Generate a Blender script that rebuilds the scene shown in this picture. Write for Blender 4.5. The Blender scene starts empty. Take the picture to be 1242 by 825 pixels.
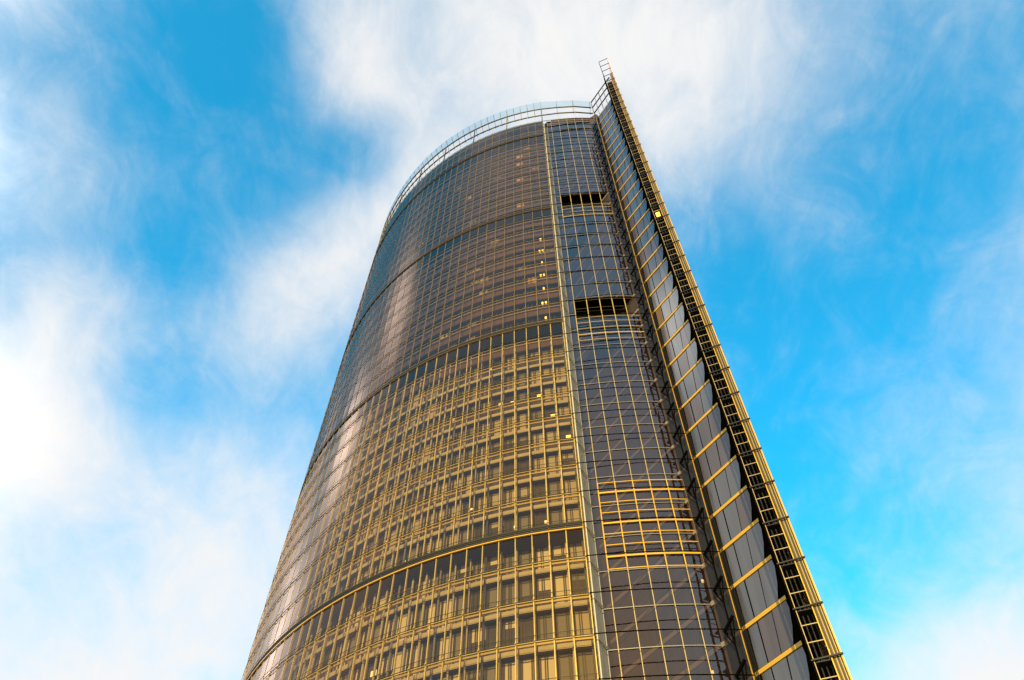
import bpy, math, random
from mathutils import Vector
random.seed(7)
R_ = math.radians
sc = bpy.context.scene
col = sc.collection
pi = math.pi

# ------------------------------------------------------------------ site data
CAM_Z = 1.7
FH = 3.7                                   # storey height
NFL = 42                                   # storeys carrying rods
def zr(i): return CAM_Z + FH * (i + 0.65)  # level of the cable rod of storey i
def zn(n): return CAM_Z + FH * n           # storey count above eye level
ZTOP = 156.6                               # top of the glazed facade
SUN_EL, SUN_AZ = 13.0, 190.0               # azimuth: clockwise from +Y (camera looks to +Y)
CL = Vector((12.9, 96.4, 0)); RO = 46.1; RI = 44.3       # left shell: centre of its arc, outer skin, inner skin
CR = Vector((-22.96, 58.9, 0)); RRO = 46.2; RRI = 44.45  # right shell
AX = Vector((0.552, -0.834, 0)); NX = Vector((0.834, 0.552, 0))   # along the tower, across the tower
PH0 = R_(-98.44); DPH = 1.5 / RO; NB = 55
PHR = R_(-21.05)
SLABS = [2.85, 11.85, 20.75, 29.7, 38.85]  # storeys where a slab closes the cavity
T_W = 42.11                                # flat inner wall of right shell: n-coordinate
def st(s, t, z=0): return Vector((AX.x*s + NX.x*t, AX.y*s + NX.y*t, z))
def pl(k_or_phi, r, z, phi=False):
    a = k_or_phi if phi else PH0 - DPH * k_or_phi
    return Vector((CL.x + r*math.cos(a), CL.y + r*math.sin(a), z))
def pr(a, r, z): return Vector((CR.x + r*math.cos(a), CR.y + r*math.sin(a), z))
A_OUT = pl(0, RO, 0)
ZAT = 162.3                                # top of the glazed atrium front
A_IN = Vector((7.25, 52.72, 0))
P_ = st(-32.45, T_W)                       # outer corner of the flat wall where the fin starts
ATR = [Vector(v) for v in ((7.35,52.72,0),(8.1,52.6,0),(9.72,52.38,0),(11.4,52.2,0),(13.0,52.1,0),(14.6,52.06,0),(16.2,52.1,0))]

# ------------------------------------------------------------------ materials
def mat(name, base, rough=0.5, metal=0.0, spec=0.5, noise=0.0, nscale=3.0, stretch=(1,1,1), bump=0.0):
    m = bpy.data.materials.new(name); m.use_nodes = True
    nt = m.node_tree; b = nt.nodes['Principled BSDF']
    b.inputs['Base Color'].default_value = (*base, 1); b.inputs['Roughness'].default_value = rough
    b.inputs['Metallic'].default_value = metal; b.inputs['Specular IOR Level'].default_value = spec
    if noise or bump:
        tc = nt.nodes.new('ShaderNodeTexCoord'); mp = nt.nodes.new('ShaderNodeMapping')
        mp.inputs['Scale'].default_value = stretch
        nz = nt.nodes.new('ShaderNodeTexNoise'); nz.inputs['Scale'].default_value = nscale; nz.inputs['Detail'].default_value = 4
        nt.links.new(tc.outputs['Object'], mp.inputs['Vector']); nt.links.new(mp.outputs['Vector'], nz.inputs['Vector'])
        if noise:
            hs = nt.nodes.new('ShaderNodeMixRGB'); hs.blend_type = 'MIX'
            hs.inputs['Color1'].default_value = (*[c*(1-noise) for c in base], 1)
            hs.inputs['Color2'].default_value = (*[min(1, c*(1+noise)) for c in base], 1)
            nt.links.new(nz.outputs['Fac'], hs.inputs['Fac']); nt.links.new(hs.outputs['Color'], b.inputs['Base Color'])
        if bump:
            bp = nt.nodes.new('ShaderNodeBump'); bp.inputs['Strength'].default_value = bump; bp.inputs['Distance'].default_value = 0.05
            nt.links.new(nz.outputs['Fac'], bp.inputs['Height']); nt.links.new(bp.outputs['Normal'], b.inputs['Normal'])
    return m

def glass(name, tint, ior=1.5, refl=(1,1,1), rough=0.02, wave=0.15, wscale=0.5, stretch=(1,1,0.35)):
    """Thin architectural pane: tinted see-through body with a Fresnel mirror on it, slightly wavy."""
    m = bpy.data.materials.new(name); m.use_nodes = True
    nt = m.node_tree; nt.nodes.clear(); N = nt.nodes.new; L = nt.links.new
    out = N('ShaderNodeOutputMaterial'); mix = N('ShaderNodeMixShader'); tr = N('ShaderNodeBsdfTransparent'); gl = N('ShaderNodeBsdfGlossy')
    fr = N('ShaderNodeFresnel'); fr.inputs['IOR'].default_value = ior
    tr.inputs['Color'].default_value = (*tint, 1); gl.inputs['Color'].default_value = (*refl, 1); gl.inputs['Roughness'].default_value = rough
    tc = N('ShaderNodeTexCoord'); mp = N('ShaderNodeMapping'); mp.inputs['Scale'].default_value = stretch
    nz = N('ShaderNodeTexNoise'); nz.inputs['Scale'].default_value = wscale; nz.inputs['Detail'].default_value = 2
    bp = N('ShaderNodeBump'); bp.inputs['Strength'].default_value = wave; bp.inputs['Distance'].default_value = 0.12
    L(tc.outputs['Object'], mp.inputs['Vector']); L(mp.outputs['Vector'], nz.inputs['Vector']); L(nz.outputs['Fac'], bp.inputs['Height'])
    L(bp.outputs['Normal'], gl.inputs['Normal'])
    L(fr.outputs['Fac'], mix.inputs['Fac']); L(tr.outputs['BSDF'], mix.inputs[1]); L(gl.outputs['BSDF'], mix.inputs[2])
    L(mix.outputs['Shader'], out.inputs['Surface'])
    return m

def lamp_mat(name, c, s):
    m = bpy.data.materials.new(name); m.use_nodes = True
    b = m.node_tree.nodes['Principled BSDF']; b.inputs['Base Color'].default_value = (*c, 1)
    b.inputs['Emission Color'].default_value = (*c, 1); b.inputs['Emission Strength'].default_value = s
    return m

M = dict(
    gold=mat('champagne_painted_steel', (0.58,0.41,0.11), 0.42, 0.25, noise=0.18, nscale=0.6),
    champ=mat('pale_champagne_steel', (0.56,0.43,0.19), 0.42, 0.25, noise=0.18, nscale=0.6),
    bronze=mat('brown_bronze_steel', (0.47,0.34,0.17), 0.45, 0.2, noise=0.2, nscale=0.6),
    pale_blind=mat('bright_lower_blind', (0.62,0.54,0.42), 0.8, noise=0.12, nscale=6, stretch=(1,1,6)),
    gold2=mat('bright_yellow_bronze', (0.74,0.42,0.035), 0.38, 0.2, noise=0.12, nscale=0.8),
    tan=mat('tan_recess_panel', (0.17,0.11,0.035), 0.5, 0.1, noise=0.2, nscale=0.7),
    dark=mat('black_painted_steel', (0.012,0.011,0.010), 0.5),
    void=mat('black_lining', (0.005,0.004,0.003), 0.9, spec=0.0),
    grey=mat('pale_grey_aluminium', (0.30,0.28,0.26), 0.4, 0.3, noise=0.12, nscale=0.6),
    slab=mat('beige_slab_edge', (0.46,0.40,0.30), 0.6, noise=0.22, nscale=0.5),
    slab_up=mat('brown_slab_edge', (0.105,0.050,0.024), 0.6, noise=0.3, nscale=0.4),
    soffit=mat('dark_shaded_soffit', (0.03,0.026,0.022), 0.7),  # shade under the slabs put into the colour; also serves the vent slats
    win=mat('inner_window_glass', (0.085,0.078,0.072), 0.12, 0, 0.6, noise=0.3, nscale=0.4),
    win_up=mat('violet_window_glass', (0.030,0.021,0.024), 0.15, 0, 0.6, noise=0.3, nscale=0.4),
    blind=mat('sand_blind', (0.42,0.36,0.28), 0.8, noise=0.15, nscale=6, stretch=(1,1,6)),
    blind2=mat('grey_blind', (0.20,0.185,0.17), 0.8, noise=0.15, nscale=6, stretch=(1,1,6)),
    frame=mat('bronze_frame', (0.06,0.045,0.03), 0.5, 0.2),
    wall=mat('atrium_wall_panel', (0.055,0.037,0.038), 0.7, noise=0.85, nscale=1.6, stretch=(1,1,0.10)),  # vertical streaks in the colour stand for mottled reflections in the atrium glass
    beam=mat('grey_slab_edge', (0.27,0.22,0.18), 0.6, noise=0.15, nscale=0.8),
    white=mat('pale_painted_column', (0.62,0.58,0.52), 0.45, noise=0.1, nscale=0.7),
    louvre=mat('brown_louvre', (0.11,0.07,0.045), 0.55, noise=0.2, nscale=1.0),
    plant=mat('dark_plant_panel', (0.018,0.020,0.028), 0.3, noise=0.3, nscale=0.6),
    pale=mat('pale_spandrel_glass', (0.27,0.27,0.26), 0.12, noise=0.25, nscale=0.5, stretch=(1,1,0.3)),
    roof=mat('roof_gravel', (0.25,0.24,0.22), 0.9, noise=0.3, nscale=4),
    conc=mat('pale_concrete', (0.33,0.31,0.28), 0.8, noise=0.2, nscale=0.6),
    g_out=glass('outer_skin_glass', (0.82,0.76,0.62), 1.58, refl=(1,.77,.66), wave=0.06),
    g_atr=glass('atrium_glass', (0.66,0.58,0.55), 2.0, refl=(1,.88,.86), wave=0.05),
    g_ret=glass('return_glass', (0.80,0.82,0.80), 1.6, wave=0.05),
    g_crown=glass('crown_glass', (0.80,0.92,0.93), 1.5, wave=0.03),
    g_fin=mat('fin_coated_glass', (0.07,0.064,0.066), 0.10, 0, 0.5, noise=0.6, nscale=1.1, stretch=(1,1,0.1), bump=0.22),  # streaks in both fin glass colours stand for wavy sky reflections
    g_fin2=mat('fin_violet_glass', (0.085,0.065,0.07), 0.10, 0, 0.5, noise=0.6, nscale=1.1, stretch=(1,1,0.1), bump=0.22),
    lamp=lamp_mat('warm_office_lamp', (1.0,0.62,0.09), 2.4),
    lamp2=lamp_mat('pale_office_lamp', (1.0,0.76,0.32), 1.1),
    glow=mat('amber_painted_glow_blind', (0.55,0.33,0.08), 0.7),  # orange window glow painted into the blind colour, nothing emits here
)
for q in ('g_fin','g_fin2'): M[q].node_tree.nodes['Principled BSDF'].inputs['IOR'].default_value = 2.0 if q == 'g_fin' else 1.7

# ------------------------------------------------------------------ mesh builder
class MB:
    def __init__(s): s.v = []; s.f = []; s.mi = []; s.ms = []
    def _m(s, m):
        if m not in s.ms: s.ms.append(m)
        return s.ms.index(m)
    def quad(s, pts, m):
        k = len(s.v); s.v += [tuple(p) for p in pts]; s.f.append(tuple(range(k, k+len(pts)))); s.mi.append(s._m(m)); return s
    def box8(s, P, m):   # P: 4 bottom pts then 4 top pts
        k = len(s.v); s.v += [tuple(p) for p in P]; i = s._m(m)
        for f in ((0,3,2,1),(4,5,6,7),(0,1,5,4),(1,2,6,5),(2,3,7,6),(3,0,4,7)):
            s.f.append(tuple(k+x for x in f)); s.mi.append(i)
        return s
    def bar(s, p, q, w, h, m, up=None):
        """Rectangular bar p->q: w across, h along the up direction."""
        p = Vector(p); q = Vector(q); d = (q-p).normalized()
        up = Vector(up) if up is not None else Vector((0,0,1))
        if abs(d.dot(up.normalized())) > 0.98: up = Vector((1,0,0))
        x = d.cross(up).normalized() * w/2; y = x.cross(d).normalized() * h/2
        return s.box8([p-x-y, p+x-y, p+x+y, p-x+y, q-x-y, q+x-y, q+x+y, q-x+y], m)
    def tube(s, pts, r, m, n=6):
        pts = [Vector(p) for p in pts]; k = len(s.v); i = s._m(m)
        for j, p in enumerate(pts):
            d = (pts[min(j+1, len(pts)-1)] - pts[max(j-1, 0)]).normalized()
            up = Vector((0,0,1)) if abs(d.z) < 0.9 else Vector((1,0,0))
            x = d.cross(up).normalized(); y = x.cross(d)
            for a in range(n):
                t = 2*pi*a/n; s.v.append(tuple(p + x*r*math.cos(t) + y*r*math.sin(t)))
        for j in range(len(pts)-1):
            for a in range(n):
                b2 = (a+1) % n
                s.f.append((k+j*n+a, k+j*n+b2, k+(j+1)*n+b2, k+(j+1)*n+a)); s.mi.append(i)
        s.f.append(tuple(k+a for a in reversed(range(n)))); s.mi.append(i)
        s.f.append(tuple(k+(len(pts)-1)*n+a for a in range(n))); s.mi.append(i)
        return s
    def ring(s, fn, angs, r0, r1, z0, z1, m, msof=None):
        """Curved solid strip between radii r0<r1 and heights z0<z1."""
        ms = s._m(m); mb = s._m(msof) if msof else ms; k = len(s.v)
        for a in angs:
            s.v += [tuple(fn(a, r0, z0)), tuple(fn(a, r1, z0)), tuple(fn(a, r1, z1)), tuple(fn(a, r0, z1))]
        n = len(angs)
        for j in range(n-1):
            o = k+4*j
            for c in range(4):
                c2 = (c+1) % 4
                s.f.append((o+c, o+c2, o+4+c2, o+4+c)); s.mi.append(mb if c == 0 else ms)
        s.f.append((k, k+3, k+2, k+1)); s.mi.append(ms)
        o = k+4*(n-1); s.f.append((o, o+1, o+2, o+3)); s.mi.append(ms)
        return s
    def build(s, name, parent=None, origin=None):
        me = bpy.data.meshes.new(name)
        me.from_pydata(s.v, [], s.f)
        for m in s.ms: me.materials.append(m)
        me.polygons.foreach_set('material_index', s.mi)
        me.update()
        o = bpy.data.objects.new(name, me); col.objects.link(o)
        if parent is not None:
            o.parent = parent
            # children are modelled in world coordinates
            if parent is tower: o.matrix_parent_inverse = INV
        return o

tower = bpy.data.objects.new('office_tower', None); col.objects.link(tower)
tower.location = (-4.7, 77.3, 0)
from mathutils import Matrix
INV = Matrix.Translation((4.7, -77.3, 0))
tower['label'] = 'tall curved glass office tower with gold steel grid, glazed atrium strip and projecting fin'
tower['category'] = 'skyscraper'

angK = lambda a: (lambda k, r, z: pl(k, r, z))
KS = list(range(NB+1))
fl = lambda k, r, z: pl(k, r, z)
fr_ = lambda a, r, z: pr(a, r, z)

# ------------------------------------------------------------------ left shell: outer skin
def pane(mb, k, z0, z1, r=RO, m='g_out', t=0.008):
    j = lambda: random.uniform(-t, t)
    mb.quad([pl(k+0.03, r+j(), z0), pl(k+0.97, r+j(), z0), pl(k+0.97, r+j(), z1), pl(k+0.03, r+j(), z1)][::-1], M[m])
# visible largest panes become individuals
ind = []
for i in range(7, 42):
    for k in range(0, 30):
        if len(ind) < 100 and i >= 8 and k < 11: ind.append((k, i))
indset = set(ind)
rest = MB()
zsl = [zr(x) for x in SLABS]
for i in range(-1, 42):
    z0, z1 = max(0.1, zr(i)+0.04), min(ZTOP, zr(i+1)-0.04)
    for k in range(NB):
        if (k, i) in indset:
            mb = MB(); pane(mb, k, z0, z1); mb.build('glass_pane', tower)
        else: pane(rest, k, z0, z1)
o = rest.build('glass_pane', tower); o['kind'] = 'stuff'

for k in KS:
    mb = MB(); p = pl(k, RO-0.09, 0.0); q = pl(k, RO-0.09, ZTOP)
    rad = (p - CL); rad.z = 0; rad.normalize()
    zc_ = zr(20.75); mid_ = Vector((p.x, p.y, zc_))
    mb.bar(p, mid_-Vector((0,0,.01)), 0.12, 0.085, M['gold'], up=rad.cross(Vector((0,0,1)))); mb.bar(mid_, q, 0.12, 0.07, M['bronze'], up=rad.cross(Vector((0,0,1))))
    p = pl(k, RO+0.02, 0.0); q = pl(k, RO+0.02, ZTOP)
    m2 = Vector((p.x, p.y, zr(20.75)))
    mb.bar(p, m2, 0.02, 0.055, M['gold'], up=rad.cross(Vector((0,0,1)))); mb.bar(m2, q, 0.04, 0.03, M['frame'], up=rad.cross(Vector((0,0,1))))
    for i in range(0, 42):       # clamps
        if any(abs(i-lv) < 0.6 for lv in SLABS): continue
        c = pl(k, RO+0.08, zr(i)+0.02)
        mb.bar(c-Vector((0,0,0.07)), c+Vector((0,0,0.07)), 0.10, 0.09, M['champ'], up=rad.cross(Vector((0,0,1))))
    mb.build('mullion', tower)

for i in range(0, 42):
    mb = MB()
    z = zr(i)+0.10
    mb.ring(fl, KS, RO-0.62, RO-0.48, z-0.08, z+0.08, M['champ' if i < 20 else 'bronze'])
    mb.ring(fl, KS, RO-0.11, RO-0.03, z-0.16, z-0.06, M['gold' if i < 20 else 'champ' if i%3 else 'bronze'])
    mb.build('transom', tower)
    mb = MB()
    mb.ring(fl, KS, RO+0.10, RO+0.14, zr(i)-0.025, zr(i)+0.025, M['dark'])
    if i < 21: mb.ring(fl, KS, RO+0.10, RO+0.13, zr(i)+0.44, zr(i)+0.475, M['dark'])
    mb.build('cable', tower)

for lv in SLABS:                 # slabs that close the cavity every nine storeys, with a vent slot above
    z = zr(lv)
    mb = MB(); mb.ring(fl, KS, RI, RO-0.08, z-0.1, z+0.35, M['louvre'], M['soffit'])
    s_ = mb.build('cavity_slab', tower)
    mb = MB()
    for q in range(3 if lv < 15 else 2): mb.ring(fl, KS, RO+0.02, RO+0.09, z+0.16+q*0.24, z+0.30+q*0.24, M['soffit'])
    mb.ring(fl, KS, RO-0.04, RO+0.015, z+0.1, z+(0.85 if lv < 15 else 0.6), M['louvre'])
    v = mb.build('vent_slot', s_)
    rw = 0.05 if lv < 15 else 0.035
    mb = MB(); mb.ring(fl, KS, RO+0.05, RO+0.14, z-rw, z+rw, M['gold2' if lv < 15 else 'tan']); mb.build('edge_rail', s_)

# ------------------------------------------------------------------ left shell: inner facade
wall = MB(); wall.ring(fl, KS, RI-0.6, RI-0.15, 0.0, ZTOP-0.4, M['frame']); wall.build('inner_wall', tower)
for i in range(-1, 42):
    up = i >= 20
    z = zr(i)+0.15
    if z < 0.5: z = 0.6
    mb = MB()
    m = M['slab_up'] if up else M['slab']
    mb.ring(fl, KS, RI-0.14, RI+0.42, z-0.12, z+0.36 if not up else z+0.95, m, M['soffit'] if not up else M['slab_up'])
    mb.ring(fl, KS, RI-0.10, RI+0.30, z-0.30, z-0.125, M['soffit'])  # dark strip painted as the shade under the slab edge
    mb.build('floor_slab', tower)
LIT = {}
def near(k, i): return (k, i)
for (k, i, mm) in [(1,21,'lamp'),(1,22,'lamp'),(1,23,'lamp'),(1,24,'lamp'),(1,25,'lamp'),(1,26,'lamp'),(1,27,'lamp'),
                   (4,12,'lamp2'),(2,12,'lamp2'),(1,16,'lamp2'),(4,17,'lamp2'),(5,17,'lamp2'),(9,17,'lamp2'),(2,17,'lamp'),
                   (0,15,'lamp'),(7,13,'lamp2'),(12,12,'lamp2'),(14,13,'lamp2'),(13,9,'lamp2'),(9,20,'lamp2'),(6,19,'lamp2'),(16,15,'lamp2')]:
    LIT[(k, i)] = mm
AMBER = {(2,24),(3,37),(3,36),(3,34),(3,31),(8,21),(2,30),(2,38)}
BRIGHT = {(0,18),(0,17),(0,15),(0,13),(0,12),(0,11),(0,9)}
wind = set((k, i) for (k, i) in ind)
wrest = MB()
def window(mb, k, i, blind_mb=None):
    up = i >= 20
    z0, z1 = max(1.0, zr(i)+0.15+0.63), zr(i+1)+0.15-0.13
    if i >= 39: m = M['plant'] if (k < 8 or 13 < k < 19) else M['slab_up']
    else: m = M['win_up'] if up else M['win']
    mb.quad([pl(k+0.04, RI, z0), pl(k+0.96, RI, z0), pl(k+0.96, RI, z1), pl(k+0.04, RI, z1)][::-1], m)
    for (a, w) in ((0.0, 0.07), (0.34 if k % 2 else 0.6, 0.035), (0.44 if k % 2 else 0.72, 0.035)):
        mb.box8([pl(k+a-w, RI-0.02, z0), pl(k+a+w, RI-0.02, z0), pl(k+a+w, RI+0.10, z0), pl(k+a-w, RI+0.10, z0),
                 pl(k+a-w, RI-0.02, z1), pl(k+a+w, RI-0.02, z1), pl(k+a+w, RI+0.10, z1), pl(k+a-w, RI+0.10, z1)], M['frame'])
    if i >= 39: return
    bm_ = blind_mb if blind_mb is not None else mb
    rnd = random.random()
    frac = 0
    if not up: frac = 1.0 if rnd < (0.62 if i < 12 else 0.35 - 0.01*k) else random.choice((0.0, 0.3, 0.5, 0.6, 0.85))
    elif rnd < 0.06: frac = random.uniform(0.2, 0.6)
    mt = M['blind'] if random.random() < 0.6 else M['blind2']
    if i < 12 and mt is M['blind']: mt = M['pale_blind']  # lighter blind copy: brightness of the lower storeys put into the colour
    if (k, i) in BRIGHT: frac = 0.95; mt = M['blind']
    if (k, i) in AMBER: frac = 0.7; mt = M['glow']
    if (k, i) in LIT: frac = 0
    if frac > 0:
        zb = z1 - frac*(z1-z0)
        bm_.quad([pl(k+0.10, RI+0.03, zb), pl(k+0.94, RI+0.03, zb), pl(k+0.94, RI+0.03, z1), pl(k+0.10, RI+0.03, z1)][::-1], mt)
for i in range(-1, 41):
    for k in range(NB):
        if (k, i) in wind:
            mb = MB(); bb = MB(); window(mb, k, i, bb); w = mb.build('window', tower)
            if bb.f: bb.build('blind', w)
        else: window(wrest, k, i)
o = wrest.build('window', tower); o['kind'] = 'stuff'
for (k, i), mm in LIT.items():
    z = zr(i+1) - (0.75 if i >= 20 else 1.6)
    mb = MB(); lw, lh = random.uniform(.15,.4), random.uniform(.25,.5)
    if i >= 20:
        for c in random.choice(((0.30, 0.62), (0.34, 0.66), (0.45,))):
            mb.box8([pl(k+c-0.08, RI+0.03, z), pl(k+c+0.08, RI+0.03, z), pl(k+c+0.08, RI+0.25, z), pl(k+c-0.08, RI+0.25, z),
                     pl(k+c-0.08, RI+0.03, z+0.38), pl(k+c+0.08, RI+0.03, z+0.38), pl(k+c+0.08, RI+0.25, z+0.38), pl(k+c-0.08, RI+0.25, z+0.38)], M[mm])
    else:
        mb.box8([pl(k+0.25, RI+0.03, z), pl(k+0.25+lw, RI+0.03, z), pl(k+0.25+lw, RI+0.12, z), pl(k+0.25, RI+0.12, z),
                 pl(k+0.25, RI+0.03, z+lh), pl(k+0.25+lw, RI+0.03, z+lh), pl(k+0.25+lw, RI+0.12, z+lh), pl(k+0.25, RI+0.12, z+lh)], M[mm])
    mb.build('office_lamp', tower)

for k in KS:
    mb = MB(); c = k + 0.13
    mb.box8([pl(c-0.055,RI+0.43,0.2), pl(c+0.055,RI+0.43,0.2), pl(c+0.055,RI+0.55,0.2), pl(c-0.055,RI+0.55,0.2)]+[pl(c+dx,RI+dr,zr(20.5)) for dx,dr in ((-.055,.43),(.055,.43),(.055,.55),(-.055,.55))], M['slab'] if k%3 else M['blind2'])
    mb.build('inner_post', tower)
# left shell: end return beside the atrium
mb = MB()
for i in range(-1, 42):
    z0, z1 = max(0.1, zr(i)+0.06), min(ZTOP, zr(i+1)-0.06)
    a = A_OUT + (A_IN-A_OUT)*0.06; b2 = A_OUT + (A_IN-A_OUT)*0.26
    mb.quad([(a.x,a.y,z0),(b2.x,b2.y,z0),(b2.x,b2.y,z1),(a.x,a.y,z1)], M['g_ret'])
mb.build('return_glazing', tower)
for i in range(-1, 42):
    z0, z1 = max(0.1, zr(i)+0.06), min(ZTOP, zr(i+1)-0.06); mb = MB()
    for (u, v) in ((0.28, 0.60), (0.615, 0.985)):
        a, b2 = A_OUT+(A_IN-A_OUT)*u, A_OUT+(A_IN-A_OUT)*v
        mb.quad([(a.x,a.y,z0),(b2.x,b2.y,z0),(b2.x,b2.y,z1),(a.x,a.y,z1)], M['pale'])
    mb.build('return_panel', tower)
colp = A_OUT + (A_IN-A_OUT)*0.27 + Vector((0.02,-0.02,0))
mb = MB(); mb.tube([colp+Vector((0,0,0.0)), colp+Vector((0,0,ZTOP-1))], 0.07, M['white'], 10); mb.build('column', tower)
for i in range(0, 42):
    mb = MB(); c = A_OUT + (A_IN-A_OUT)*0.30; d = A_IN + Vector((0.10,-0.06,0)); z = zr(i)+0.05
    off = Vector((0.05,-0.033,0))
    mb.bar(c+off+Vector((0,0,z)), d+off+Vector((0,0,z)), 0.05, 0.10, M['grey']); mb.build('return_transom', tower)
mb = MB(); e = A_IN + Vector((0.03,-0.06,0)); mb.bar(e, e+Vector((0,0,ZAT)), 0.08, 0.08, M['grey']); mb.build('corner_post', tower)
# core face behind the return, so the inside of the shell end is closed
mb = MB(); s0 = pl(0, RO-0.25, 0); s1 = pl(0.0, RI-0.6, 0)
far_ = pl(NB, RI-0.6, 0)
for (a, b2) in ((pl(0.15, RO-0.5, 0), pl(0.15, RI-0.6, 0)), (pl(0.15, RI-0.6, 0), far_)):
    hh = ZTOP-0.3 if a.y < 51.6 else ZAT-0.4
    mb.quad([a, b2, b2+Vector((0,0,hh)), a+Vector((0,0,hh))], M['white' if a.y < 51.6 else 'wall'])
a, b2 = pl(0.15, RI-0.15, 0), A_IN + Vector((0.0,0.10,0))
mb.quad([a, b2, b2+Vector((0,0,ZTOP-0.3)), a+Vector((0,0,ZTOP-0.3))], M['white'])
mb.build('party_wall', tower)

# ------------------------------------------------------------------ atrium front
def aseg(j, z, off=0.0): 
    p = ATR[j]; return Vector((p.x, p.y-off, z))
OPEN = [(31.5, 32.85), (22.3, 23.62)]
mb = MB()
for i in range(-1, 44):
    z0, z1 = max(0.1, zn(i+0.63)+0.04), min(ZAT-1.9, zn(i+1.63)-0.04)
    if z1 <= z0: continue
    for j in range(6):
        spans = [(z0, z1)]
        if j >= 1:
            for (a, b2) in OPEN:
                a, b2 = zn(a), zn(b2); ns = []
                for (u, v) in spans:
                    if b2 <= u or a >= v: ns.append((u, v))
                    else:
                        if a > u: ns.append((u, a))
                        if b2 < v: ns.append((b2, v))
                spans = ns
        for (u, v) in spans:
            jj = lambda: random.uniform(-0.008, 0.008)
            mb.quad([aseg(j,u,jj()), aseg(j+1,u,jj()), aseg(j+1,v,jj()), aseg(j,v,jj())], M['g_atr'])
mb.build('atrium_glazing', tower)
mb = MB()
for q in range(7):
    z = ZAT-1.75+q*0.25
    for j in range(1, 6): mb.bar(aseg(j,z), aseg(j+1,z), 0.12, 0.2, M['louvre'])
mb.build('louvre_panel', tower)
for j in range(1, 7):
    mb = MB(); mb.bar(aseg(j,0.0,0.12), aseg(j,ZAT,0.12), 0.06, 0.12, M['champ'], up=(0,1,0)); mb.build('atrium_mullion', tower)
for i in range(0, 43):
    z = zn(i+0.63); mb = MB()
    if any(a-0.1 < i+0.63 < b2 for a, b2 in OPEN): 
        mb.bar(aseg(0,z,0.06), aseg(1,z,0.06), 0.07, 0.09, M['grey'])
    else:
        for j in range(6): mb.bar(aseg(j,z,0.06), aseg(j+1,z,0.06), 0.05, 0.06, M['grey'])
    mb.build('atrium_transom', tower)
GRID = [[(14.40,0),(14.06,1),(13.72,0),(13.38,0),(13.04,1),(12.70,0),(12.36,0),(12.02,1),(11.66,0)],
        [(22.3,0),(22.0,0),(21.64,0),(21.29,1),(20.95,0),(23.42,2),(22.9,2)],
        [(31.5,0),(31.2,0),(30.82,0),(30.46,1),(32.6,2)]]
for gi, G in enumerate(GRID):
    mb = MB(); gm_ = 'gold2' if gi == 0 else 'bronze'
    for (n, th) in G:
        for j in range(1, 6):
            mb.bar(aseg(j,zn(n),0.14), aseg(j+1,zn(n),0.14), 0.05, 0.17 if th == 1 else 0.075 if th == 0 else 0.03, M[gm_ if th < 2 else 'tan'])
    for j in range(1, 7):
        mb.bar(aseg(j,zn(min(n for n,_ in G)),0.17), aseg(j,zn(max(n for n,_ in G)),0.17), 0.10, 0.08 if gi == 0 else 0.06, M['gold2' if gi == 0 else 'gold'], up=(0,1,0))
    mb.build('balustrade_grid', tower)
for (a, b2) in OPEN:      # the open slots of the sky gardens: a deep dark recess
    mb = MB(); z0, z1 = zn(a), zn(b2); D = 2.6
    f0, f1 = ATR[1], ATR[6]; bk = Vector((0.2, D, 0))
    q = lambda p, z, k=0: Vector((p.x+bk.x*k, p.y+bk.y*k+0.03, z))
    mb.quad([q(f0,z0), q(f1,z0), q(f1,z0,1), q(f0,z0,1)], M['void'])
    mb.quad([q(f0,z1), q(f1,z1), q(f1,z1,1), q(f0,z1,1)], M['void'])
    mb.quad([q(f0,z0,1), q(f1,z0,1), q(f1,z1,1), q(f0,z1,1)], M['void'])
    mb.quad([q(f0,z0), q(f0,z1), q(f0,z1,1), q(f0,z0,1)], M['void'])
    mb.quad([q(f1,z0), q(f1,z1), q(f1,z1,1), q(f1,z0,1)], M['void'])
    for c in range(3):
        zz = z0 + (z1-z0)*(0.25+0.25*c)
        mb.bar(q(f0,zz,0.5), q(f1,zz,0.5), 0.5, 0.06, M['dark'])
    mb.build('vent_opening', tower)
for i in range(0, 42):    # black rods spanning from the curved skin to the fin
    z = zr(i); mb = MB(); pts = []
    for t in [x/8 for x in range(9)]:
        p = A_OUT + (P_-A_OUT)*t; pts.append(Vector((p.x, p.y - 0.55*4*t*(1-t)*0.5 - 0.12, z)))
    mb.tube(pts, 0.048, M['void'], 5); mb.build('tie_rod', tower)

# ------------------------------------------------------------------ right shell: flat inner wall
S16, SP, SQ, SBACK = -34.5, -32.45, -27.85, -95.0
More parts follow.
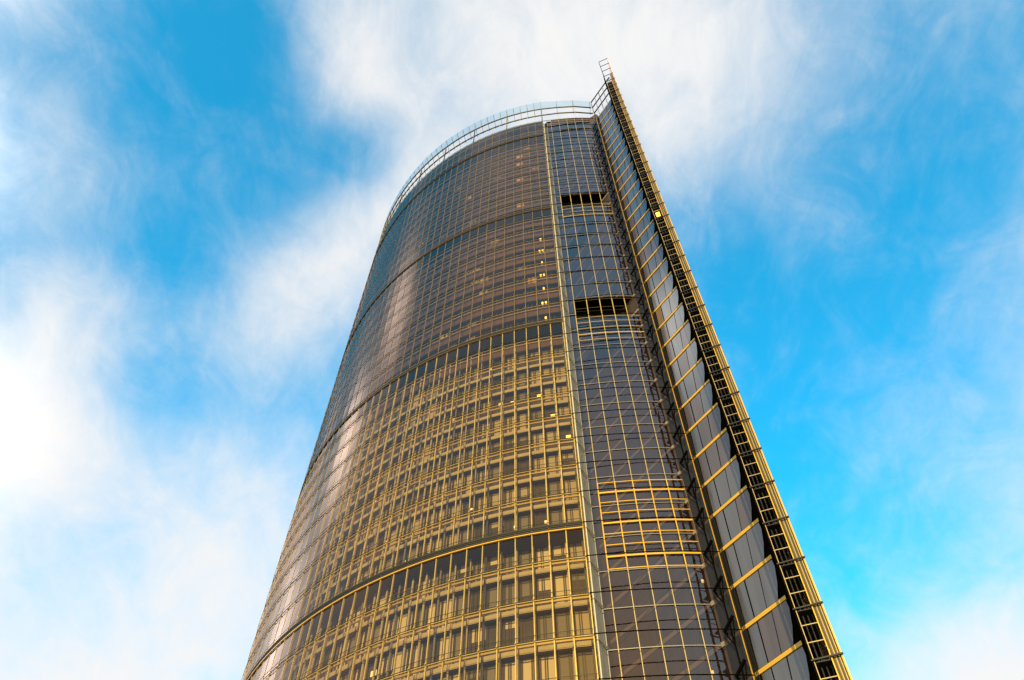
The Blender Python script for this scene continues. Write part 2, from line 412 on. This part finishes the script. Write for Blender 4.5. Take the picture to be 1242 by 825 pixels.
# the wall runs from far inside the atrium (s = SBACK) out to the tip (s = SQ); NX points away from the atrium
mb = MB()
mb.box8([st(SBACK,T_W,0), st(SQ,T_W,0), st(SQ,T_W+0.5,0), st(SBACK,T_W+0.5,0),
         st(SBACK,T_W,ZTOP), st(SQ,T_W,ZTOP), st(SQ,T_W+0.5,ZTOP), st(SBACK,T_W+0.5,ZTOP)], M['wall'])
mb.box8([st(SBACK,T_W+0.003,ZTOP), st(S16,T_W+0.003,ZTOP), st(S16,T_W+0.5,ZTOP), st(SBACK,T_W+0.5,ZTOP),
         st(SBACK,T_W+0.003,ZAT-0.2), st(S16,T_W+0.003,ZAT-0.2), st(S16,T_W+0.5,ZAT-0.2), st(SBACK,T_W+0.5,ZAT-0.2)], M['wall'])
mb.box8([st(S16+0.003,T_W+0.003,ZTOP+.003), st(SP,T_W+0.003,ZTOP+.003), st(SP,T_W+0.5,ZTOP+.003), st(S16+0.003,T_W+0.5,ZTOP+.003),
         st(S16+0.003,T_W+0.003,ZAT-0.6), st(SP,T_W+0.003,ZAT-3.0), st(SP,T_W+0.5,ZAT-3.0), st(S16+0.003,T_W+0.5,ZAT-0.6)], M['louvre'])
mb.build('atrium_wall', tower)
for (ss, zz) in ((-36.1, zr(8)+2.2), (-37.6, zr(7)+3.0), (-37.9, zr(7)+3.0), (-34.9, zr(10)+2.4), (-40.5, zr(7)+2.9)):
    mb = MB(); q = st(ss, T_W-0.12, zz); mb.tube([q-Vector((0,0,.11)), q+Vector((0,0,.11))], 0.11, M['lamp2'], 8); mb.build('wall_lamp', tower)
for i in range(0, 42):
    z = zr(i)+0.0; mb = MB()
    mb.box8([st(SBACK,T_W-0.10,z-0.2), st(S16+0.15,T_W-0.10,z-0.2), st(S16+0.15,T_W-0.003,z-0.2), st(SBACK,T_W-0.003,z-0.2),
             st(SBACK,T_W-0.10,z+0.2), st(S16+0.15,T_W-0.10,z+0.2), st(S16+0.15,T_W-0.003,z+0.2), st(SBACK,T_W-0.003,z+0.2)], M['beam'])
    mb.build('atrium_slab_edge', tower)
mb = MB(); pp = st(SP, T_W-0.20); mb.bar(pp, pp+Vector((0,0,ZTOP)), 0.06, 0.06, M['gold2'], up=AX); mb.build('corner_mullion', tower)
for i in range(0, 42):
    a, b2 = st(S16+0.2, T_W-0.03, zr(i)+0.23), st(SP-0.06, T_W-0.03, zr(i)+0.23); up = Vector((0,0,min(FH-0.46, ZTOP-0.1-zr(i)-0.23)))
    mb = MB(); mb.quad([a, b2, b2+up, a+up], M['plant']); mb.build('corner_panel', tower)
pp2 = st(SP-0.70, T_W-0.35)
mb = MB(); mb.bar(pp2, pp2+Vector((0,0,ZTOP-4)), 0.09, 0.09, M['void'], up=AX); mb.build('bracket_pole', tower)
for i in range(1, 41):    # black strut brackets
    ap = st(SP-1.36, T_W-0.40, zr(i)+0.5); mb = MB()
    mb.bar(ap, st(SP-0.16, T_W-0.40, zr(i)+1.25), 0.19, 0.19, M['void'])
    mb.bar(ap, st(SP-0.70, T_W-0.35, zr(i)-1.0), 0.10, 0.10, M['void'])
    mb.bar(st(SP-0.70, T_W-0.35, zr(i)-1.0), st(SP-0.16, T_W-0.40, zr(i)+1.25), 0.06, 0.06, M['void'])
    mb.bar(ap, st(SP-1.36, T_W-0.02, zr(i)+0.5), 0.08, 0.08, M['void'])
    mb.build('bracket', tower)
# fin: coated glass row per storey, gold ledge below each
for i in range(0, 42):
    zl = zr(i); zt = min(zr(i+1), ZTOP) if i < 41 else ZTOP
    mb = MB()
    mb.box8([st(SP+0.02,T_W-0.14,zl-0.18), st(SQ+0.05,T_W-0.14,zl-0.18), st(SQ+0.05,T_W-0.004,zl-0.18), st(SP+0.02,T_W-0.004,zl-0.18),
             st(SP+0.02,T_W-0.14,zl+0.14), st(SQ+0.05,T_W-0.14,zl+0.14), st(SQ+0.05,T_W-0.004,zl+0.14), st(SP+0.02,T_W-0.004,zl+0.14)], M['gold2'])
    L = mb.build('ledge', tower)
    z0, z1 = zl+0.16, zt-0.20
    mb = MB(); Lw = SQ-SP
    def pt(u, v, proud): 
        return st(SP+Lw*u, T_W-0.05-proud*(1-v)*0.8, z0+(z1-z0)*v)
    uB = 0.86      # right edge: narrow at the bottom, wide at the top, chamfered corner
    def fpane(lo, hi, extra, mm=None):
        ta, tb = random.uniform(-.015,.015), random.uniform(-.02,.02)      # every pane sits a little differently in its frame
        f = lambda u, v: pt(u, v, .10) - NX*(ta*(u-lo[0])/0.3 + tb*v + 0.02)
        mb.quad([f(lo[0],0), f(hi[0],0)] + [f(*q) for q in extra] + [f(hi[1],1), f(lo[1],1)], M[mm or random.choice(('g_fin','g_fin','g_fin2'))])
    fpane((0.125,0.135), (0.320,0.330), [], 'tan' if i == 20 else None)  # tan pane stands for a lit opening, its glow put into the colour
    fpane((0.345,0.355), (0.605,0.660), [])
    fpane((0.620,0.680), (uB,0.985), [(0.95,.38), (1.0,.79)])
    mb.build('fin_glazing', tower)
mb = MB()
for (u, w) in ((0.035,.05),(0.07,.03),(0.10,.03)):
    p = st(SP+(SQ-SP)*u, T_W-0.14); mb.bar(p, p+Vector((0,0,ZTOP)), w, 0.16, M['dark'], up=NX)
p0, p1 = st(SP+0.02, T_W-0.012), st(SQ, T_W-0.012)
mb.quad([p0, p1, p1+Vector((0,0,ZTOP)), p0+Vector((0,0,ZTOP))], M['void'])
mb.build('fin_lining', tower)

# ------------------------------------------------------------------ right shell: wing and double skin
ZW = 170.7
A_Q = math.atan2(st(SQ,T_W).y-CR.y, st(SQ,T_W).x-CR.x)
A_END = R_(81.5)
angR = [A_Q + (A_END-A_Q)*t/40 for t in range(41)]
mb = MB(); mb.ring(fr_, [angR[0]+0.02]+angR[1:], RRI-0.1, RRI, 0, ZTOP, M['plant']); mb.build('back_inner_wall', tower)
mb = MB()     # inner face of the wing, its unlit side painted black, from the tip of the shell out to the end frame
mb.ring(fr_, [PHR+0.02, (PHR+A_Q)/2, A_Q], RRI-0.03, RRI+0.05, 0, 167.5, M['void'])
mb.build('wing_panel', tower)
angO = [PHR + (A_END-PHR)*t/52 for t in range(53)]
mb = MB()
for a, b2 in zip(angO[:-1], angO[1:]):
    for i in range(-1, 46):
        z0, z1 = max(0.1, zr(i)+0.05), zr(i+1)-0.05
        if a > A_Q+0.1 and z1 > ZTOP+1: continue
        mb.quad([pr(a,RRO,z0), pr(b2,RRO,z0), pr(b2,RRO,z1), pr(a,RRO,z1)], M['g_out'])
o = mb.build('glass_pane', tower); o['kind'] = 'stuff'
mb = MB()
for a in angO[1:]:
    p = pr(a, RRO+0.08, 0); top = ZW-0.6 if a <= A_Q+0.1 else ZTOP
    mb.bar(p, p+Vector((0,0,top)), 0.10, 0.2, M['gold'], up=(p-CR))
o = mb.build('mullion', tower); o['kind'] = 'stuff'
mb = MB()
for i in range(0, 42): mb.ring(fr_, angO, RRO-0.12, RRO-0.02, zr(i)-0.06, zr(i)+0.06, M['gold'])
mb.build('back_transom', tower)
# end frame (the ladder): plane at angle PHR between RRI and RRO
tan_ = Vector((-math.sin(PHR), math.cos(PHR), 0))      # back along the skin
rad = Vector((math.cos(PHR), math.sin(PHR), 0))
def e(r, z, back=0.0):
    p = pr(PHR, r, z); return p + tan_*back
W = RRO-RRI
mb = MB(); mb.bar(e(RRI+0.04,0), e(RRI+0.04,ZW-14), 0.045, 0.10, M['bronze'], up=tan_); mb.bar(e(RRI-0.06,0,.05), e(RRI-0.06,ZW,.05), 0.10, 0.25, M['void'], up=tan_)
mb.build('wing_stile', tower)
edge = MB()
edge.bar(e(RRO-0.66,0,-.02), e(RRO-0.66,ZW-13,-.02), 0.07, 0.18, M['gold2'], up=tan_)
edge.build('wing_edge_profile', tower)
edge = MB(); edge.bar(e(RRO-0.36,0,.06), e(RRO-0.36,ZW-11,.06), 0.46, 0.12, M['tan'], up=tan_)
for q, wd in ((0.52,.07),(0.40,.03),(0.29,.09),(0.19,.03),(0.12,.05)): edge.bar(e(RRO-q,0,-.01), e(RRO-q,ZW-11,-.01), wd, 0.05, M['dark' if wd > .045 else 'gold'], up=tan_)
edge.build('wing_edge_panel', tower)
edge = MB(); edge.bar(e(RRO-0.03,0,-.03), e(RRO-0.03,ZW,-.03), 0.10, 0.20, M['gold2'], up=tan_); edge.build('wing_edge_profile', tower)
for i in range(0, 46):
    z = zr(i)
    mb = MB(); mb.bar(e(RRI-0.12,z,-.12), e(RRO+0.08,z,-.22), 0.10, 0.10, M['dark']); t_ = mb.build('wing_tie', tower)
    if i < 41:
        for q in (1.0/3, 2.0/3):
            mb = MB(); zz = z + FH*q
            mb.bar(e(RRI,zz,-.03), e(RRO-0.70,zz,-.03), 0.05, 0.055, M['bronze'])
            mb.build('ladder_rung', tower)
    if i < 42:
        mb = MB(); aa = [PHR+0.004, PHR+0.03, PHR+0.06, A_Q, A_Q+0.08]
        mb.ring(fr_, aa, RRI+0.12, RRO-0.55, z-0.05, z+0.03, M['dark'])
        for q in range(3):
            rr = RRI+0.35+q*0.3
            p = pr(PHR+0.012, rr, z+0.05); mb.bar(p, p+Vector((0,0,FH-0.2)), 0.07, 0.07, M['dark'])
        mb.build('walkway', tower)
mb = MB(); c = e(RRI+0.55, zr(24)+1.3, 0.25); mb.bar(c, c+Vector((0,0,1.1)), 0.5, 0.1, M['lamp'], up=tan_); mb.build('wing_lamp', tower)
# warm lit recess on the fin is only the painted tan pane of its row
# ------------------------------------------------------------------ crown
KC = list(range(0, NB+1))
def crown_line(r, z):     # from P across the atrium to A, then round the shell
    pts = [P_ + Vector((-0.5,0.2,0)), Vector((13.0,50.25,0)), Vector((9.5,50.45,0))]
    pts = [Vector((p.x, p.y, z)) for p in pts]
    return pts + [pl(k, r, z) for k in KC]
for dz, r in ((3.6, RO-0.1), (7.4, RO)):
    mb = MB(); pts = crown_line(r, ZTOP+dz); mb.tube(pts, 0.14, M['dark'], 6); mb.build('crown_rail', tower)
mb = MB()
P0 = crown_line(RO, ZTOP+7.6); P1 = crown_line(RO+0.15, ZTOP+11.8)
for a in range(len(P0)-1):
    mb.quad([P0[a+1], P0[a], P1[a], P1[a+1]], M['g_crown'])
mb.build('crown_glazing', tower)
for idx, (a, b2) in enumerate(zip(crown_line(RO, ZTOP), P1)):
    mb = MB()
    mb.bar(a, Vector((a.x, a.y, ZTOP+7.4)), 0.05, 0.05, M['champ'])
    mb.bar(Vector((a.x,a.y,ZTOP+7.4)), b2, 0.06, 0.06, M['grey'])
    d = (Vector((CL.x,CL.y,0))-Vector((a.x,a.y,0))).normalized()
    mb.bar(a+d*1.5+Vector((0,0,7.2)), b2, 0.07, 0.07, M['frame'])
    if idx % 5 == 3: 
        mb.bar(a+d*0.25, a+d*0.25+Vector((0,0,7.4)), 0.16, 0.2, M['frame'])
    mb.build('crown_post', tower)
# rails on top of the fin wall
for z in (ZTOP+3.6, ZTOP+7.4, ZTOP+11.0):
    mb = MB(); mb.bar(st(SP-0.35,T_W-0.1,z), st(SQ+1.5,T_W-0.1,z), 0.2, 0.22, M['dark']); mb.build('fin_rail', tower)
mb = MB()
for q in range(5):
    p = st(SP-0.3+q*1.3, T_W-0.1, ZTOP); mb.bar(p, p+Vector((0,0,11.0)), 0.10, 0.10, M['grey' if q % 2 else 'dark'])
mb.build('fin_post', tower)
# ------------------------------------------------------------------ roof and base
mb = MB()
poly = [pl(k, RO-0.1, ZTOP-0.35) for k in range(0, NB+1)]
mb.quad([Vector((A_IN.x, A_IN.y, ZTOP-0.35))] + poly, M['roof'])
poly = [pr(a, RRO-0.1, ZTOP-0.35) for a in angR]
mb.quad([st(SQ,T_W+.2,ZTOP-0.35)] + poly, M['roof'])
mb.quad([Vector((ATR[0].x,ATR[0].y+.1,ZAT-0.3)), Vector((ATR[6].x,ATR[6].y+.1,ZAT-0.3)), st(SBACK,T_W,ZAT-0.3), st(SBACK,T_W-14,ZAT-0.3), Vector((ATR[0].x-1.0,ATR[0].y+1.2,ZAT-0.3))], M['roof'])
mb.build('roof', tower)

gm = mat('plaza_paving', (0.26,0.235,0.20), 0.85, noise=0.18, nscale=0.25)
mb = MB(); G = 6000
n = 12
for a in range(n):
    for b2 in range(n):
        x0, x1 = -G+2*G*a/n, -G+2*G*(a+1)/n; y0, y1 = -G+2*G*b2/n, -G+2*G*(b2+1)/n
        mb.quad([(x0,y0,0),(x1,y0,0),(x1,y1,0),(x0,y1,0)], gm)
g = mb.build('ground'); g['kind'] = 'structure'

# ------------------------------------------------------------------ sky
w = bpy.data.worlds.new('World'); sc.world = w; w.use_nodes = True
nt = w.node_tree; nt.nodes.clear(); N = nt.nodes.new; L = nt.links.new
out = N('ShaderNodeOutputWorld'); bg = N('ShaderNodeBackground'); bg.inputs['Strength'].default_value = 0.1
sky = N('ShaderNodeTexSky'); sky.sky_type = 'NISHITA'; sky.sun_disc = False
sky.sun_elevation = R_(SUN_EL); sky.sun_rotation = R_(SUN_AZ); sky.air_density = 1.0; sky.dust_density = 0.6; sky.ozone_density = 2.0
tc = N('ShaderNodeTexCoord')
def math_(op, a, b2=None, clamp=False):
    m = N('ShaderNodeMath'); m.operation = op; m.use_clamp = clamp
    for k, v in enumerate((a, b2)):
        if v is None: continue
        if isinstance(v, (int, float)): m.inputs[k].default_value = v
        else: L(v, m.inputs[k])
    return m.outputs[0]
sep = N('ShaderNodeSeparateXYZ'); L(tc.outputs['Generated'], sep.inputs[0])
zc = math_('MAXIMUM', sep.outputs['Z'], 0.08)
cb = N('ShaderNodeCombineXYZ'); L(math_('DIVIDE', sep.outputs['X'], zc), cb.inputs[0]); L(math_('DIVIDE', sep.outputs['Y'], zc), cb.inputs[1])
def noise(scale, detail, rot, sx, sy, rough=0.55, dist=0.0, seed=0.0):
    mp = N('ShaderNodeMapping'); mp.inputs['Rotation'].default_value = (0,R_(20),R_(rot)); mp.inputs['Scale'].default_value = (sx,sy,sx); mp.inputs['Location'].default_value = (seed,seed*0.7,seed*1.3)
    L(tc.outputs['Generated'], mp.inputs['Vector'])
    nz = N('ShaderNodeTexNoise'); nz.inputs['Scale'].default_value = scale; nz.inputs['Detail'].default_value = detail; nz.inputs['Roughness'].default_value = rough; nz.inputs['Distortion'].default_value = dist
    L(mp.outputs[0], nz.inputs['Vector']); return nz.outputs['Fac']
n1 = noise(5.0, 8, 40, 1.0, 0.75, 0.56, 0.55, 1.3)
n2 = noise(12.0, 8, -35, 1.0, 0.75, 0.62, 0.9, 4.1)
n4 = noise(34.0, 6, 25, 1.0, 0.35, 0.65, 0.6, 9.3)
n3 = noise(2.2, 3, 10, 1, 1, 0.5, 0.2, 7.7)
# cloud banks by compass azimuth (from +Y, clockwise), elevation, spread (deg), weight
CLOUDS = [(-5.6, 77.6, 8.41, 0.434), (-29.6, 73.5, 5.35, -0.055), (23.1, 75.5, 6.88, 0.178), (47.9, 72.7, 6.88, 0.386), (34.5, 69.4, 5.35, 0.104), (-11.0, 70.7, 4.59, -0.044), (4.0, 73.8, 4.59, 0.07), (27.2, 66.4, 3.82, 0.044), (-18.6, 66.8, 3.82, 0.445), (-25.0, 62.1, 4.2, 0.255), (-28.1, 57.5, 4.59, 0.276), (-31.2, 52.5, 4.59, 0.267), (-33.1, 70.6, 3.44, 0.365), (-46.1, 71.0, 3.44, -0.165), (-43.7, 73.2, 3.44, 0.327), (-27.3, 67.6, 3.06, -0.466), (-33.0, 65.1, 3.44, -0.103), (-41.5, 66.1, 3.82, -0.09), (-35.3, 61.2, 3.82, -0.127), (-60.1, 54.6, 4.59, 0.198), (-67.2, 56.3, 4.59, -0.099), (-57.1, 50.5, 4.59, -0.125), (-54.9, 53.6, 3.82, 0.185), (-45.9, 47.4, 3.82, 0.346), (-51.4, 47.0, 4.59, 0.013), (-44.4, 39.8, 6.88, 0.419), (-40.3, 41.7, 5.35, 0.18), (-38.9, 36.5, 6.11, 0.144), (-41.6, 50.1, 3.82, 0.015), (-39.5, 45.1, 4.59, -0.3), (-27.9, 38.3, 6.88, 0.246), (-21.5, 36.9, 5.35, 0.15), (-26.5, 30.7, 8.41, 0.353), (-24.0, 43.9, 4.59, 0.14), (-35.8, 32.2, 6.88, -0.068), (-34.2, 28.2, 6.88, 0.156), (-32.5, 34.8, 5.35, -0.207), (-29.8, 44.2, 4.59, 0.062), (-33.1, 42.0, 4.59, -0.118), (-29.0, 48.1, 4.59, -0.083), (-68.7, 61.2, 5.35, 0.134), (-59.3, 65.0, 5.35, -0.159), (-58.2, 69.2, 3.82, -0.101), (-58.8, 60.9, 4.59, -0.145), (-52.1, 64.8, 4.2, -0.112), (-48.6, 54.3, 5.35, -0.248), (-44.6, 60.7, 4.59, -0.054), (-39.9, 54.2, 4.59, -0.176), (-35.3, 49.3, 4.59, -0.026), (-53.0, 57.9, 3.82, 0.064), (33.6, 61.7, 5.35, -0.064), (30.1, 55.4, 6.11, -0.227), (30.6, 49.5, 6.11, -0.2), (30.4, 42.8, 6.88, -0.248), (24.8, 44.3, 4.59, -0.176), (31.3, 37.3, 6.88, 0.019), (41.7, 51.4, 6.11, -0.125), (39.9, 58.3, 5.35, 0.06), (48.8, 61.0, 6.11, -0.051), (26.6, 33.7, 5.35, -0.22), (54.7, 66.8, 6.11, -0.042), (62.1, 63.0, 6.88, -0.048), (64.3, 56.3, 7.64, -0.064), (53.8, 55.1, 6.88, -0.171), (52.7, 47.5, 5.35, 0.051), (48.7, 50.0, 4.59, -0.069), (41.3, 43.8, 4.59, -0.067), (45.1, 40.7, 4.59, -0.047), (40.6, 36.3, 6.11, -0.096), (34.6, 28.1, 6.11, 0.515), (30.0, 29.8, 5.35, 0.197), (35.0, 33.0, 5.35, -0.36), (37.0, 44.3, 4.59, 0.08), (-95.0, 38.0, 16.0, 0.429), (-125.0, 45.0, 16.0, 0.132), (-70.0, 25.0, 12.0, 0.417), (-90.0, 62.0, 12.0, -0.562), (180.0, 35.0, 18.0, 0.085), (180.0, 58.0, 14.0, -0.148), (180.0, 75.0, 12.0, 0.063), (-58.0, 31.0, 7.0, 0.383), (-69.0, 46.0, 6.0, 0.534), (-84.0, 58.0, 6.0, 0.834), (-80.0, 40.0, 8.0, -0.138), (140.0, 45.0, 18.0, 0.076), (-150.0, 60.0, 16.0, -0.01), (90.0, 45.0, 18.0, 0.076), (50.0, 28.0, 14.0, 0.276), (-40.0, 20.0, 12.0, 0.347)]
acc = None
for (az, el, sp, wt) in CLOUDS:
    az, el = R_(az), R_(el)
    d = (math.sin(az)*math.cos(el), math.cos(az)*math.cos(el), math.sin(el))
    vm = N('ShaderNodeVectorMath'); vm.operation = 'DOT_PRODUCT'; vm.inputs[1].default_value = d; L(tc.outputs['Generated'], vm.inputs[0])
    k = 2.0/(R_(sp)**2)
    g_ = math_('EXPONENT', math_('MULTIPLY', math_('SUBTRACT', vm.outputs['Value'], 1.0), k))
    g_ = math_('MULTIPLY', g_, wt)
    acc = g_ if acc is None else math_('ADD', acc, g_)
cov = math_('ADD', acc, 0.37)
cov = math_('ADD', cov, math_('MULTIPLY', math_('MAXIMUM', math_('SUBTRACT', 0.54, sep.outputs['Z']), 0.0), 1.1))     # paler towards the horizon
wob = math_('ADD', math_('MULTIPLY', math_('SUBTRACT', n1, 0.5), 0.5), math_('MULTIPLY', math_('SUBTRACT', n2, 0.5), 0.55))
wob = math_('ADD', wob, math_('MULTIPLY', math_('SUBTRACT', n3, 0.5), 0.35))
wob = math_('ADD', wob, math_('MULTIPLY', math_('MULTIPLY', math_('SUBTRACT', n4, 0.5), n2), 0.55))
cm = math_('ADD', cov, wob)
mr = N('ShaderNodeMapRange'); mr.interpolation_type = 'SMOOTHSTEP'; mr.inputs['From Min'].default_value = -0.07; mr.inputs['From Max'].default_value = 1.12
L(cm, mr.inputs['Value'])
hz = N('ShaderNodeMixRGB'); hz.blend_type = 'MULTIPLY'; hz.inputs['Fac'].default_value = 1; hz.inputs['Color2'].default_value = SKY_TINT = (0.4,4.75,5.15,1)
L(sky.outputs['Color'], hz.inputs['Color1'])
glow = None  # warm glow added round the sun, out of view, as fill on the facade
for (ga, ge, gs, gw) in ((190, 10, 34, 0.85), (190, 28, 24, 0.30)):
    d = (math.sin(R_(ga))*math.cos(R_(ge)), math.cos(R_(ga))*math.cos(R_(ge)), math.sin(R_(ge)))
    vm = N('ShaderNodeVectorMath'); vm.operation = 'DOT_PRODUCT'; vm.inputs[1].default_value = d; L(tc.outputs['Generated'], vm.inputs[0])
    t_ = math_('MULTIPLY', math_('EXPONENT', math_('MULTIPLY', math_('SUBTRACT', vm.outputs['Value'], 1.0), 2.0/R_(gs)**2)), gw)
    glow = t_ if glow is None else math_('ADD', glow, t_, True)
mx = N('ShaderNodeMixRGB'); L(mr.outputs[0], mx.inputs['Fac']); L(hz.outputs['Color'], mx.inputs['Color1']); # left cloud banks, mostly unseen, boosted for a white streak mirrored on the facade
hb = None
for (ga, ge, gs, gw) in ((-57, 33, 6.8, 4.0), (-68, 47, 5, 3.5), (-84, 57, 4.5, 1.6)):
    d = (math.sin(R_(ga))*math.cos(R_(ge)), math.cos(R_(ga))*math.cos(R_(ge)), math.sin(R_(ge)))
    vm = N('ShaderNodeVectorMath'); vm.operation = 'DOT_PRODUCT'; vm.inputs[1].default_value = d; L(tc.outputs['Generated'], vm.inputs[0])
    t_ = math_('MULTIPLY', math_('EXPONENT', math_('MULTIPLY', math_('SUBTRACT', vm.outputs['Value'], 1.0), 2.0/R_(gs)**2)), gw)
    hb = t_ if hb is None else math_('ADD', hb, t_)
vs_ = N('ShaderNodeVectorMath'); vs_.operation = 'SCALE'; vs_.inputs[0].default_value = (9.5,9.4,9.3); L(math_('ADD', hb, 1.0), vs_.inputs['Scale'])
L(vs_.outputs[0], mx.inputs['Color2'])
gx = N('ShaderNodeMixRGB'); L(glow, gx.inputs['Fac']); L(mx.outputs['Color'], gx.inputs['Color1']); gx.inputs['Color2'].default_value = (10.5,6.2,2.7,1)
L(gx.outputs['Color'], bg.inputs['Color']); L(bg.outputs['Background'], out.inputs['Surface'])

sl = bpy.data.lights.new('sun', 'SUN'); sl.energy = 5.0; sl.angle = R_(0.5); sl.color = (1.0,0.77,0.31)
so = bpy.data.objects.new('sun', sl); col.objects.link(so)
az, el = R_(SUN_AZ), R_(SUN_EL)
sd = Vector((math.sin(az)*math.cos(el), math.cos(az)*math.cos(el), math.sin(el)))
so.rotation_euler = sd.to_track_quat('Z', 'Y').to_euler(); so.location = (0,-60,60)

# ------------------------------------------------------------------ camera and render
cd = bpy.data.cameras.new('camera'); cd.sensor_width = 36; cd.lens = 937/1242*36; cd.clip_end = 20000
co = bpy.data.objects.new('camera', cd); col.objects.link(co); co.location = (0,0,CAM_Z); co.rotation_euler = (R_(90+55.98), 0, 0)
sc.camera = co
vs = sc.view_settings; vs.view_transform = 'Standard'; vs.look = 'None'; vs.exposure = 0; vs.gamma = 1; vs.use_curve_mapping = False
sc.render.engine = 'CYCLES'
cy = sc.cycles; cy.max_bounces = 7; cy.transparent_max_bounces = 16; cy.glossy_bounces = 4; cy.diffuse_bounces = 3
cy.use_denoising = True; cy.sample_clamp_indirect = 6
